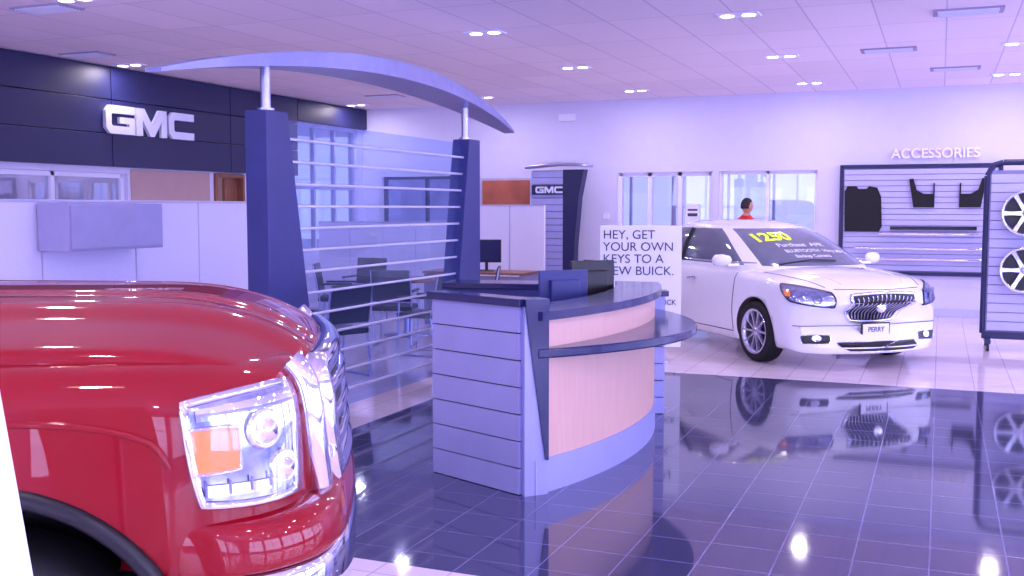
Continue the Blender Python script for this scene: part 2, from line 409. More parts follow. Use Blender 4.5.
def endpanel(name,a,b,th,hgt=1.08,m0='slat'):
    a=Vector((*a,0));b=Vector((*b,0)); d=(b-a); L=d.length; ang=math.atan2(d.y,d.x); R=Matrix.Rotation(ang,3,'Z'); c=(a+b)/2
    mb=MB(); mb.box((c.x,c.y,hgt/2),(L-.02,th-.03,hgt-.02),1,bev=0,rot=R)
    n=7; h=hgt/n
    for k in range(n): mb.box((c.x,c.y,h*(k+.5)),(L,th,h-.007),0,bev=.003,rot=R)
    mb.box((c.x,c.y,hgt+.02),(L+.05,th+.05,.045),2,bev=.006,rot=R)
    mb.build(name,[m0,'black','navytop'],g)
endpanel('end_panel_near',(-2.15,5.41),(-2.84,5.70),.1)
endpanel('end_panel_far',(-2.0,8.02),(-2.75,7.72),.1,.94)
A=Vector((-2.13,5.355)); B=Vector((-2.03,5.46)); nrm=Vector((B.y-A.y,-(B.x-A.x))).normalized()
mb=MB(); poly=[A,B,B-nrm*.1,A-nrm*.1]; mb.prism([(p.x,p.y) for p in poly],0,1.08,0)
bt=B-(B-A)*.12
pts=[(A,1.08),(B,1.08),(B,.2),(bt,.2)]
v=[(p.x,p.y,z) for p,z in pts]+[((p+nrm*.014).x,(p+nrm*.014).y,z) for p,z in pts]
mb.add(v,[[0,1,2,3],[7,6,5,4],[0,4,5,1],[1,5,6,2],[2,6,7,3],[3,7,4,0]],1)
mb.prism([tuple(p) for p in (A+nrm*.02,B+nrm*.02,B-nrm*.11,A-nrm*.11)],1.08,1.122,1)
mb.build('corner_post',['slat','navytop'],g)
def monitor(loc,rz,w=.44,h=.30,name='computer_monitor',par=None,back='black'):
    mb=MB(); mb.box((0,0,.12+h/2),(w,.03,h),2,.006); mb.box((0,-.017,.12+h/2),(w-.03,.003,h-.03),1,0)
    mb.box((0,.03,.12+h/2),(w*.6,.05,h*.6),2,.012); mb.cyl((0,.03,.01),(0,.03,.2),.022); mb.box((0,.02,.006),(.22,.16,.012),0)
    return mb.build(name,['black','navytop',back],par,loc,rz)
monitor((-2.41,7.43,.742),-2.3,.37,.375); monitor((-2.46,6.92,.742),-2.4,.37,.33,back='navy')
mb=MB(); mb.box((0,0,.01),(.16,.42,.018),0,.004)
for k in range(12):
    for q in range(4): mb.box((-.055+q*.036,-.18+k*.033,.021),(.028,.026,.008),1,.002)
mb.build('keyboard',['black','navytop'],None,(-2.58,6.45,.742),.2)
def chair(loc,rz,name='side_chair',m='black'):
    mb=MB(); 
    mb.box((0,0,.45),(.48,.46,.06),0,.02)
    R=Matrix.Rotation(-.18,3,'X')
    mb.box((0,.25,.72),(.46,.04,.38),0,.015,rot=R)
    for sx in (-.23,.23):
        P=[(sx,-.2,.43),(sx,-.23,.012),(sx,.26,.012),(sx,.2,.43),(sx,.22,.64),(sx,.28,.9)]
        for a,b in zip(P[:2],P[1:3]): mb.cyl(a,b,.012,mi=1,n=10)
        mb.cyl((sx,.25,.012),(sx,.2,.43),.012,mi=1,n=10); mb.cyl((sx,.2,.43),(sx,.29,.9),.012,mi=1,n=10)
        mb.cyl((sx,-.2,.43),(sx,-.2,.64),.012,mi=1,n=10); mb.box((sx,-.02,.65),(.05,.4,.025),0,.008)
    return mb.build(name,[m,'silver'],None,loc,rz)
def table(loc,r=.55,name='round_table'):
    mb=MB(); mb.lathe([(0,.70),(r,.70),(r+.01,.715),(r,.735),(0,.735)],(0,0,0),'z'); mb.cyl((0,0,.02),(0,0,.7),.04,mi=1); mb.lathe([(0,.03),(.08,.03),(.3,.012),(.3,0),(0,0)],(0,0,0),'z',1)
    return mb.build(name,['woodd','silver'],None,loc)
chair((-5.4,8.6,0),-2.0); chair((-6.0,10.9,0),.3+math.pi); chair((-7.3,11.7,0),2.0); chair((-5.3,11.7,0),-1.2)
table((-6.3,11.75,0),.45); chair((-7.6,12.9,0),0.1); chair((-5.3,10.3,0),-1.6)
chair((-4.55,13.5,0),-.5)
mb=MB()
mb.box((0,0,.735),(1.5,.7,.03),0); mb.box((-.72,0,.36),(.03,.66,.71),1); mb.box((.72,0,.36),(.03,.66,.71),1); mb.box((0,-.3,.45),(1.4,.02,.5),1); mb.build('office_desk',['woodd','cab'],None,(-5.95,13.3,0),0)
monitor((-5.85,13.25,.752),0.3,.42,.32)
mb=MB(); mb.box((0,0,.46),(.95,.40,.92),1,.01); mb.box((0,0,.945),(1.0,.44,.05),0,.008)
for k in (-.24,.24): mb.box((k,-.205,.46),(.44,.012,.8),1,.004); mb.cyl((k+.13,-.222,.5),(k+.13,-.222,.62),.008,mi=2,n=8)
mb.build('low_cabinet',['navytop','navy','chrome'],None,(-3.62,8.55,0),.2)

# ---------------------------------------------------------------- cubicles
mb=MB()
def pan(c,d): 
    mb.box(c,d,0,.006)
ys=[4.6,5.3,6.05,6.55,7.65,8.55,9.45]
for a,b in zip(ys[:-1],ys[1:]): pan((-7,(a+b)/2,.85),(.06,b-a-.012,1.66))
mb.box((-7,7.03,1.69),(.07,4.86,.025),1)
for a in (-7.5,-8.4): pan((a-.0,9.48,.85),(.88,.06,1.66))
mb.build('cubicle_partition',['part','alum'])
mb=MB(); mb.box((-6.78,7.05,1.47),(.34,1.12,.40),0,.008); mb.box((-6.602,7.05,1.47),(.014,1.08,.36),1,.004); mb.build('overhead_cabinet',['cabl','cabl'])
mb=MB()
for k in range(2): mb.box((-6.5+k*.58,15.0,.83),(.57,.06,1.66),0,.006)
mb.box((-6.21,15,1.67),(1.15,.07,.02),1); mb.build('cubicle_partition',['part','alum'])
mb=MB()
for k in range(4): mb.box((-8.9+k*.58,14.2,.7),(.57,.06,1.4),0,.006)
mb.box((-8.03,14.2,1.41),(2.3,.07,.02),1); mb.build('cubicle_partition',['part','alum'])

# ---------------------------------------------------------------- tower sign
mb=MB()
for k in range(20): mb.box((-6.05,16.3,.06+k*.112),(.56,.2,.104),0,.004)
mb.box((-6.05,16.32,1.13),(.54,.16,2.24),2,0)
r=[]
for z,w in ((0,.18),(1.0,.2),(1.8,.27),(2.26,.36)): r.append([(-5.77,16.2,z),(-5.77+w,16.2,z),(-5.77+w,16.42,z),(-5.77,16.42,z)])
n0=len(mb.f); mb.loft(r,1)
for i in range(n0,len(mb.f)): mb.sm[i]=False
r=[]
for k in range(9):
    u=k/8; z=2.30+.05*math.sin(math.pi*u*.9); x=-6.42+u*1.08; r.append([(x,16.14,z-.02),(x,16.46,z-.02),(x,16.46,z+.025),(x,16.14,z+.025)])
mb.loft(r,3)
o=mb.build('tower_sign',['slat','dark','black','silver']); mb=MB()
mb.box((-6.0,16.185,1.93),(.62,.03,.16),0,.004); s=mb.build('logo_plate',['dark'],o)
block_letters('logo_letters',lambda a,b,c:(-6.24+a,16.168-c,1.875+b),.145,.11,.03,'letter',o,.006)

# ---------------------------------------------------------------- poster
g=group('poster_stand',(-2.93,10.69,0),math.radians(17))
mb=MB(); mb.box((0,0,.80),(.86,.02,1.29),0,.003); mb.box((0,.03,.3),(.05,.03,.6),1); mb.box((0,.03,.012),(.6,.34,.024),1,.005); mb.build('board',['white','alum'],g)
for i,t in enumerate(['HEY, GET','YOUR OWN','KEYS TO A','NEW BUICK.']):
    text('line_%d'%i,t,(-.40,-.013,1.345-.128*i),(R90,0,0),.132,'ink',g,.001,0,'LEFT')
text('line_5','BUICK',(.27,-.013,.63),(R90,0,0),.075,'ink',g,.001,.001)

# ---------------------------------------------------------------- accessories board
g=group('accessories_slatwall_display')
x0,x1,z0,z1=-1.42,.80,.64,2.26
mb=MB(); mb.box(((x0+x1)/2,YN-.02,(z0+z1)/2),(x1-x0,.03,z1-z0),1,0)
n=18; h=(z1-z0-.08)/n
for k in range(n): mb.box(((x0+x1)/2,YN-.045,z0+.04+h*(k+.5)),(x1-x0-.08,.03,h-.009),0,.003)
for c,d in (((x0,YN-.05,(z0+z1)/2),(.05,.07,z1-z0+.05)),((x1,YN-.05,(z0+z1)/2),(.05,.07,z1-z0+.05)),(((x0+x1)/2,YN-.05,z0),(x1-x0,.07,.05)),(((x0+x1)/2,YN-.05,z1),(x1-x0,.07,.05))): mb.box(c,d,2)
mb.build('board',['slatwall','cab','dark'],g)
def flat(name,poly,y,th,m,par):
    n=len(poly); mb=MB(); v=[(p[0],y,p[1]) for p in poly]+[(p[0],y-th,p[1]) for p in poly]
    mb.add(v,[list(range(n)),list(range(n,2*n))[::-1]]+[[k,(k+1)%n,n+(k+1)%n,n+k] for k in range(n)]); return mb.build(name,[m],par)
flat('floor_mat',[(-1.36,1.27),(-1.37,1.88),(-1.33,1.96),(-1.2,1.96),(-1.17,1.92),(-1.05,1.92),(-1.02,1.96),(-.9,1.94),(-.84,1.8),(-.82,1.35),(-.86,1.27)],YN-.07,.02,'rubber',g)
for s,cx in ((1,-.26),(-1,.42)):
    flat('mud_flap',[(cx-s*.19,2.06),(cx-s*.13,2.07),(cx-s*.08,1.90),(cx+s*.02,1.84),(cx+s*.15,1.84),(cx+s*.15,2.0),(cx+s*.17,2.0),(cx+s*.17,1.64),(cx-s*.12,1.64)],YN-.07,.03,'rubber',g)
mb=MB()
for z,xa,xb in ((1.24,-.85,.6),(1.02,-1.2,.65),(.86,-1.25,.68)):
    mb.cyl((xa,YN-.12,z),(xb,YN-.12,z),.028,mi=0,n=14)
    for x in (xa+.2,xb-.2): mb.box((x,YN-.09,z),(.03,.08,.05),1)
mb.box((-.1,YN-.09,1.33),(1.2,.03,.05),1)
mb.build('step_bars',['chrome','black'],g)

# ---------------------------------------------------------------- wheels
def wheelmb(mb,c,R,rr,w,s,ns,tyre=True,mi0=0):
    if tyre: mb.lathe([(rr,-w/2),(R-.035,-w/2-.004),(R-.01,-w/2+.02),(R,-w/2+.045),(R,w/2-.045),(R-.01,w/2-.02),(R-.035,w/2+.004),(rr,w/2)],c,'y',mi0,48)
    o=s*w/2
    mb.lathe([(rr+.006,o),(rr,o+s*.006),(rr-.018,o-s*.004),(rr-.03,o-s*.04),(rr-.035,-o)],c,'y',mi0+1,48)
    mb.lathe([(0,o-s*.09),(rr-.03,o-s*.09)],c,'y',mi0+2,40)
    mb.lathe([(0,o-s*.01),(.035,o-s*.012),(.05,o-s*.025),(.06,o-s*.06)],c,'y',mi0+1,24)
    for k in range(ns):
        t=2*math.pi*k/ns; d=Vector((math.cos(t),0,math.sin(t))); e=Vector((-math.sin(t),0,math.cos(t))); Y=Vector((0,1,0)); C=Vector(c)
        a=.02 if ns>7 else .036; b=.014 if ns>7 else .026
        q=[]
        for r_,ww,yo,dp in ((.03,a,o-s*.02,.035),(rr*.55,b,o-s*.016,.03),(rr-.015,b*1.3,o-s*.006,.03)):
            q.append([C+d*r_+e*ww+Y*(yo-s*dp),C+d*r_+e*ww*.7+Y*yo,C+d*r_-e*ww*.7+Y*yo,C+d*r_-e*ww+Y*(yo-s*dp)])
        n0=len(mb.f); mb.loft(q,mi0+1)
        for i in range(n0,len(mb.f)): mb.sm[i]=False
g=group('wheel_display_rack',(.49,13.2,0),0)
mb=MB()
mb.box((.62,0,1.13),(1.2,.05,1.86),1,0)
for k in range(17): mb.box((.62,-.035,.27+k*.106),(1.16,.03,.097),0,.003)
prof=[(0,.18),(0,2.0),(.06,2.12),(.16,2.15),(1.08,2.15),(1.18,2.12),(1.24,2.0),(1.24,.18)]
for a,b in zip(prof[:-1],prof[1:]): mb.cyl((a[0],0,a[1]),(b[0],0,b[1]),.035,mi=2,n=12)
mb.box((.62,0,.16),(1.26,.1,.08),2)
for x in (.05,1.19):
    mb.box((x,0,.11),(.06,.6,.05),2)
    for y in (-.27,.27): mb.cyl((x-.015,y,.045),(x+.015,y,.045),.045,mi=3,n=20)
mb.build('frame',['slatwall','cab','dark','black'],g)
for x in (.40,.92):
    for z in (1.57,.93):
        mb=MB(); wheelmb(mb,(x,-.17,z),.3,.25,.17,-1,6,False); mb.build('alloy_wheel',['rubber','alloy','black'],g)

# ---------------------------------------------------------------- white sedan
phi=math.radians(-49)
car=group('white_sedan',(-2.0,12.72,0),phi); car.scale=(1.01,1.01,1.005)
st=[(-2.36,.60,.44,.78,.86),(-2.33,.74,.32,.93,1.0),(-2.22,.83,.24,1.0,1.08),(-1.9,.88,.19,1.01,1.10),(-1.3,.905,.17,.99,1.06),(-.5,.905,.16,.965,1.02),(.4,.905,.16,.95,1.0),
    (1.0,.905,.16,.94,1.0),(1.5,.905,.165,.915,.985),(1.9,.905,.17,.87,.935),(2.12,.90,.17,.81,.875),(2.24,.885,.17,.755,.82),(2.285,.86,.19,.70,.77),(2.30,.81,.24,.60,.69)]
rings=[]
for x,w,zb,zs,zt in cr(st,5):
    hp=[(0,zb),(.5*w,zb),(.86*w,zb+.01),(.95*w,zb+.07),(.985*w,zb+.2),(w,zb+.5*(zs-zb)),(.985*w,zs-.15),(.96*w,zs-.05),(.88*w,zs+.005),(.62*w,zt-.03),(.3*w,zt-.006),(0,zt)]
    hp=cr(hp,3)
    bow=.36*max(0,(x-1.2)/1.1)**2 if x>1.2 else (.22*((-x-1.6)/.76)**2 if x<-1.6 else 0)
    sg=1 if x>0 else -1
    full=hp+[(-y,z) for y,z in hp[-2:0:-1]]
    rings.append([(x-sg*bow*abs(y/.905)**2.6,y,z) for y,z in full])
mb=MB(); mb.loft(rings); body=mb.build('body',['cwhite','black'],car)
cutcyl(body,[(1.34,.33,.36,-1.1,-.6),(1.34,.33,.36,.6,1.1),(-1.345,.33,.36,-1.1,-.6),(-1.345,.33,.36,.6,1.1)])
lv=[(.92,1.40,-2.06,.835),(.98,1.31,-1.98,.825),(1.04,1.19,-1.88,.805),(1.2,.83,-1.60,.745),(1.31,.55,-1.34,.685),(1.385,.31,-1.13,.63),(1.43,.11,-.98,.565),(1.463,-.08,-.82,.46),(1.48,-.25,-.65,.3),(1.484,-.35,-.55,.12)]
N=96; rings=[]
for z,xf,xr,hw in cr(lv,3):
    cx=(xf+xr)/2; a=(xf-xr)/2; ring=[]
    for k in range(N):
        t=2*math.pi*(k+.5)/N; c,s=math.cos(t),math.sin(t); e=2/4.6
        x=cx+a*math.copysign(abs(c)**e,c); y=hw*math.copysign(abs(s)**e,s)
        if x>cx: x-=.12*(y/hw)**2*((x-cx)/a)**2
        y*=1-.06*max(0,-(x-cx)/a)
        ring.append((x,y,z))
    rings.append(ring)
def gm(c,j,k):
    t=360*(k+1)/N
    if c.z>1.378: return 0
    for p,wd in ((45,8),(315,8),(137,14),(223,14)):
        if abs((t-p+180)%360-180)<wd: return 0
    if c.z<.99: return 0
    return 1
mb=MB(); mb.loft(rings,0,fn=gm); gh=mb.build('greenhouse',['cwhite','cglass','black'],car)
bv=bvh_of([body]); bg=bvh_of([gh])
for s in (-1,1):
    pline('b_pillar',bg,[(-.42,s*.9,1.0),(-.44,s*.9,1.2),(-.46,s*.9,1.37)],(0,-s,0),.004,.03,'black',car)
    pline('belt_trim',bg,[(1.0,s*.9,1.02),(.2,s*.9,1.015),(-.8,s*.9,1.03),(-1.6,s*.9,1.06)],(0,-s,0),.004,.011,'chrome',car)
    for xs in ((.92,.9),(-.42,-.44),(-1.25,-1.15)):
        pline('door_seam',bv,[(xs[0],s*1,.92),(xs[1],s*1,.6),(xs[1]+(.0 if xs[0]>-1 else .25),s*1,.3)],(0,-s,0),.0,.005,'seam',car)
    pline('sill_line',bv,[(.9,s*1,.28),(-.9,s*1,.28)],(0,-s,0),.0,.005,'seam',car)
    for x in (.0,-1.0): pline('door_handle',bv,[(x-.1,s*1,.80),(x,s*1,.815),(x+.1,s*1,.81)],(0,-s,0),.02,.014,'chrome',car)
    mb=MB(); r=[]
    for t,sc in ((-.5,.3),(-.35,.8),(0,1),(.35,.9),(.5,.35)):
        r.append([(.80+.07*sc*math.cos(a)-.05*t,s*(.98+t*.2),1.05+.068*sc*math.sin(a)) for a in [2*math.pi*k/16 for k in range(16)]])
    mb.loft(r); mb.box((.82,s*.86,1.0),(.06,.14,.03),0); mb.build('mirror',['cwhite'],car)
    d=(-1,-s*.75,0)
    c4=[(1.70,s*.86,.870),(2.2,s*.53,.785),(2.2,s*.50,.63),(1.90,s*.86,.685)]
    patch('headlight',bv,c4,d,.006,'lampsil',car,rnd=.45,rim='black',rimr=.009)
    patch('headlight_lens',bv,c4,d,.016,'lens',car,rnd=.45)
    for q in ((2.08,s*.64,.715),(1.97,s*.75,.755)):
        pc=proj(bv,q,d,.008); mb=MB(); mb.lathe([(0,-.0),(.03,0),(.044,.008),(.05,.0)],(0,0,0),'y',0,20); o=mb.build('projector',['cab'],car); o.location=pc; o.rotation_euler=(0,0,(math.radians(-127) if s<0 else math.radians(-53)))
    patch('marker',bv,[(1.82,s*.86,.80),(1.90,s*.84,.80),(1.92,s*.84,.74),(1.85,s*.86,.74)],d,.012,'amber',car,6,4)
    patch('fog_recess',bv,[(2.1,s*.84,.36),(2.25,s*.58,.36),(2.25,s*.58,.27),(2.1,s*.82,.27)],(-1,-s*.5,0),.004,'black',car,10,8,rnd=.3,rim='chrome',rimr=.004)
    patch('fog_lamp',bv,[(2.15,s*.74,.35),(2.2,s*.66,.35),(2.2,s*.66,.285),(2.15,s*.74,.285)],(-1,-s*.5,0),.012,'lampsil',car,8,8,rnd=1)
    patch('tail_light',bv,[(-2.2,s*.84,.95),(-2.3,s*.55,.93),(-2.3,s*.55,.78),(-2.2,s*.84,.76)],(1,-s*.6,0),.006,'red',car,8,8,rnd=.3)
F=(-1,0,0)
gc=[(2.3,-.43,.78),(2.3,.43,.78),(2.3,.27,.475),(2.3,-.27,.475)]
patch('grille',bv,gc,F,.004,'black',car,20,10,rnd=.45,rim='chrome',rimr=.018)
for k in range(-7,8):
    y=k*.05; pline('grille_bar',bv,[(2.3,y*1.05,.765-.12*abs(y)),(2.3,y*.74,.487+.10*abs(y))],F,.010,.0065,'alloy',car,6)
mb=MB(); mb.lathe([(0,-.02),(.045,-.018),(.06,-.01),(.06,0)],(0,0,0),'y',0,28); o=mb.build('badge',['chrome'],car); p=proj(bv,(2.3,0,.65),F,.02); o.location=p; o.rotation_euler=(0,0,R90)
patch('lower_grille',bv,[(2.3,-.50,.29),(2.3,.50,.29),(2.3,.40,.20),(2.3,-.40,.20)],F,.004,'black',car,16,6,rnd=.3,rim='chrome',rimr=.005)
pline('bumper_seam',bv,[(2.2,-.86,.45),(2.3,-.5,.44),(2.3,0,.43),(2.3,.5,.44),(2.2,.86,.45)],F,.0,.004,'seam',car)
pline('hood_seam_front',bv,[(2.3,-.50,.815),(2.3,-.3,.815),(2.3,0,.81),(2.3,.3,.815),(2.3,.50,.815)],F,.0,.004,'seam',car)
for s in (-1,1): 
    pline('hood_seam',bv,[(2.08,s*.56,1.1),(1.7,s*.70,1.1),(1.3,s*.755,1.1)],(0,0,-1),.0,.004,'seam',car)
    pline('hood_crease',bv,[(2.1,s*.38,1.1),(1.7,s*.46,1.1),(1.3,s*.54,1.1)],(0,0,-1),.0,.006,'cwhite',car)
mb=MB(); pz=proj(bv,(2.3,0,.38),F,.02); mb.box((pz.x+.015,0,.385),(.016,.34,.17),1,.003); mb.box((pz.x+.025,0,.385),(.008,.31,.145),0,.003); mb.build('license_plate',['white','black'],car)
text('plate_text','PERRY',(pz.x+.031,0,.40),(R90,0,R90),.07,'ink',car,.001,.001)
mb=MB()
for x in (1.34,-1.345):
    for s in (-1,1): wheelmb(mb,(x,s*.80,.325),.325,.235,.21,s,10)
mb.build('wheels',['rubber','alloy','black'],car)
def wstext(name,body,y,x,size,m,off):
    o=text(name,body,(0,0,0),(0,0,0),size,m,None,0,off); me=evalmesh(o); bpy.data.objects.remove(o,do_unlink=True)
    X=Vector((0,1,0)); Y=Vector((-.91,0,.415)); Z=Vector((.415,0,.91)); C=Vector((x,y,1.385-(x-.31)*.43))
    for v in me.vertices: v.co=proj(bg,C+X*v.co.x+Y*(v.co.y*1.35),-Z,.006)
    return link(bpy.data.objects.new(name,me),car)
wstext('price_digits','1250',-.24,.58,.24,'yellow',.009)
wstext('note_1','Purchase  APR',.0,.80,.10,'white',.001)
wstext('note_2','BLUETOOTH  Hwy MPG',.12,.94,.075,'white',.001)
wstext('note_3','Backup Camera',.0,1.06,.07,'white',.001)
tube('wiper',[proj(bg,(1.20,-.5,1.05),(-.415,0,-.91),.012),proj(bg,(1.17,-.1,1.05),(-.415,0,-.91),.015),proj(bg,(1.19,.2,1.05),(-.415,0,-.91),.012)],.008,'black',car)

# ---------------------------------------------------------------- red truck
th=math.radians(33)
tk=group('red_pickup_truck',(-2.635,2.55,0),th)
half=[(-1.05,-1.0),(-.5,-1.0),(0,-1.01),(.33,-1.0),(.50,-.985),(.63,-.94),(.73,-.85),(.80,-.68),(.85,-.35),(.87,0)]
out=cr(half+[(x,-y) for x,y in half[-2::-1]],6)
lev=cr([(.50,.08),(.56,.04),(.66,.015),(.78,0),(.9,.0),(1.0,.005),(1.09,.012),(1.15,.022),(1.195,.045),(1.228,.085),(1.245,.14),(1.245,.2)],4)
rings=[]
for z,ins in lev:
    rings.append([(x-(ins*.8*(x/.92) if x>0 else 0),y*(1-ins),z-(.03*max(0,x)**2 if z>1.1 else 0)) for x,y in out])
mb=MB(); mb.loft(rings); fr=mb.build('front_fenders',['red','black'],tk)
cutcyl(fr,[(0,.46,.50,-1.3,-.6),(0,.46,.50,.6,1.3)])
tb=bvh_of([fr])
def hood_z(x,v):
    z=1.375-.02*(x+1)
    z-=.085*abs(v)**2.4
    z+=.026*(1/(1+math.exp((abs(v)-.60)*34)))
    z-=.010*math.exp(-((abs(v)-.30)/.05)**2)
    if x>.2: z-=.17*((x-.2)/.65)**3
    return z
v=[];nx,ny=56,80
for i in range(nx+1):
    for j in range(ny+1):
        u=i/nx; w=2*j/ny-1; ym=.90-.05*u
        xf=.845-.13*abs(w)**3.5; x=-1.05+u*(xf+1.05); y=w*ym
        z=hood_z(x,w)
        e=max(0,(abs(w)-.96)/.04); z-=.03*e*e
        if u>.97: z-=.035*((u-.97)/.03)**2
        v.append((x,y,z))
mb=MB(); W=ny+1; mb.add(v,[[i*W+j,i*W+j+1,(i+1)*W+j+1,(i+1)*W+j] for i in range(nx) for j in range(ny)],0,True)
ho=mb.build('hood',['red'],tk); md=ho.modifiers.new('s','SOLIDIFY'); md.thickness=.03; md.offset=-1
bh=[(.48,-.99),(.60,-1.0),(.73,-.95),(.84,-.82),(.90,-.55),(.93,0)]
bo=cr(bh+[(x,-y) for x,y in bh[-2::-1]],6); bi=[(x-.16,y*.9) for x,y in bo][::-1]
def bl(name,lv,m):
    mb=MB(); mb.loft([[(x-i,y*(1-i*.5),z) for x,y in bo+bi] for z,i in lv]); return mb.build(name,[m,'black'],tk)
bl('bumper_cap',cr([(.725,0),(.74,-.005),(.79,.0),(.835,.02),(.855,.06)],3),'red')
bl('bumper',cr([(.42,.08),(.46,.03),(.54,.0),(.64,-.01),(.705,.0),(.72,.02)],3),'chrome')
mb=MB(); mb.box((.76,0,.34),(.2,1.5,.14),0,.03); mb.build('air_dam',['black'],tk)
for s in (-1,1):
    d=(-.62,-s*.78,0)
    c4=[(.50,s*.99,1.155),(.755,s*.82,1.180),(.755,s*.82,.885),(.535,s*.99,.895)]
    patch('headlight',tb,c4,d,.004,'lampsil',tk,24,16,rnd=.22,rim='chrome',rimr=.012)
    patch('headlight_bezel',tb,[(.54,s*.99,1.135),(.745,s*.83,1.155),(.745,s*.83,1.125),(.54,s*.99,1.105)],d,.012,'chrome',tk,12,4)
    patch('turn_lamp',tb,[(.515,s*.99,1.09),(.63,s*.95,1.09),(.63,s*.95,.98),(.52,s*.99,.975)],d,.012,'amber',tk,8,8,rnd=.15,rim='chrome',rimr=.005)
    for q,rr_ in (((.68,s*.90,1.07),.045),((.715,s*.86,.965),.038)):
        pc=proj(tb,q,d,.008); mb=MB(); mb.lathe([(0,-.03),(rr_*.5,-.025),(rr_*.9,-.006),(rr_,-.012),(rr_*1.15,-.004),(rr_*1.2,0)],(0,0,0),'y',0,28)
        o=mb.build('projector',['chrome'],tk); o.location=pc; o.rotation_euler=(0,0,math.atan2(.62,.78) if s<0 else math.pi-math.atan2(.62,.78))
    patch('headlight_trim',tb,[(.55,s*.99,.95),(.745,s*.83,.94),(.745,s*.83,.915),(.56,s*.99,.92)],d,.012,'chrome',tk,12,4)
    for k in range(5):
        q=.55+k*.045; pline('reflector_rib',tb,[(q,s*(.985-.03*k),.96),(q,s*(.985-.03*k),.925)],d,.014,.003,'cab',tk,2)
    patch('headlight_lens',tb,c4,d,.03,'lens',tk,24,16,rnd=.22)
    tube('wheel_arch_molding',[(.50*math.cos(a),s*1.0,.46+.50*math.sin(a)) for a in [math.pi*k/30 -.0 for k in range(31)]],.024,'black',tk,False,5)
    pline('side_crease',tb,[(-.9,s*1,1.13),(-.2,s*1,1.125),(.2,s*1,1.115),(.4,s*1,1.07),(.46,s*1,1.0)],(0,-s,0),-.004,.010,'red',tk,8)
patch('grille',tb,[(.95,-.62,1.17),(.95,.62,1.17),(.95,.56,.86),(.95,-.56,.86)],(-1,0,0),.015,'black',tk,24,12,rnd=.15,rim='chrome',rimr=.045)
for z in (.94,1.02,1.10): pline('grille_bar',tb,[(.95,-.62,z),(.95,-.3,z),(.95,.3,z),(.95,.62,z)],(-1,0,0),.03,.022,'chrome',tk)
for s in (-1,1): pline('grille_side',tb,[(.95,s*.71,1.20),(.95,s*.72,1.03),(.95,s*.69,.87)],(-1,0,0),.014,.042,'chrome',tk)
def rr(x0,x1,hw,r=.12,n=6):
    P=[]
    for cx,cy,a0 in ((x1-r,hw-r,0),(x0+r,hw-r,90),(x0+r,-hw+r,180),(x1-r,-hw+r,270)):
        for k in range(n+1):
            a=math.radians(a0+90*k/n); P.append((cx+r*math.cos(a),cy+r*math.sin(a)))
    return P
mb=MB(); mb.loft([[(x,y,z) for x,y in rr(-4.75,-1.04,hw,.05)] for z,hw in ((.5,.93),(.56,.97),(.7,.995),(.9,1.0),(1.05,.99),(1.16,.97),(1.24,.92))])
bd=mb.build('cab_and_bed_body',['red','black'],tk); cutcyl(bd,[(-3.64,.46,.50,-1.3,-.6),(-3.64,.46,.50,.6,1.3)])
def gm2(c,j,k):
    if c.z>1.80 or c.z<1.28: return 0
    if k%7==6 : return 1
    return 0
mb=MB(); mb.loft([[(x,y,z) for x,y in rr(x0,x1,hw,.12)] for z,x0,x1,hw in ((1.2,-3.1,-.98,.92),(1.30,-3.08,-1.08,.90),(1.79,-2.92,-1.62,.76),(1.84,-2.88,-1.72,.72),(1.88,-2.7,-1.9,.6))],0,fn=gm2)
mb.build('cab_roof',['red','cglass'],tk)
mb=MB(); mb.box((-3.95,0,1.25),(1.5,1.7,.03),0); mb.build('bed_cover',['black'],tk)
mb=MB()
for x in (0,-3.64):
    for s in (-1,1): wheelmb(mb,(x,s*.86,.41),.41,.25,.27,s,6)
mb.build('wheels',['rubber','alloy','black'],tk)
mb=MB()
for s in (-1,1): mb.box((-1.35,s*1.12,1.28),(.12,.22,.26),0,.03); mb.box((-1.3,s*.98,1.2),(.05,.12,.04),0)
mb.build('mirrors',['black'],tk)

# ---------------------------------------------------------------- leaning white sign near camera
g=group('leaning_sign_board',(-1.248,.868,0),math.radians(22))
mb=MB(); mb.box((0,0,.9),(.5,.02,1.8),0,.003,rot=Matrix.Rotation(math.radians(-8),3,'Y')); mb.build('board',['white'],g)
mb=MB(); mb.box((0,.12,.02),(.5,.3,.03),0,.005); mb.cyl((0,.2,.03),(0,.02,1.1),.015); mb.build('stand',['alum'],g)

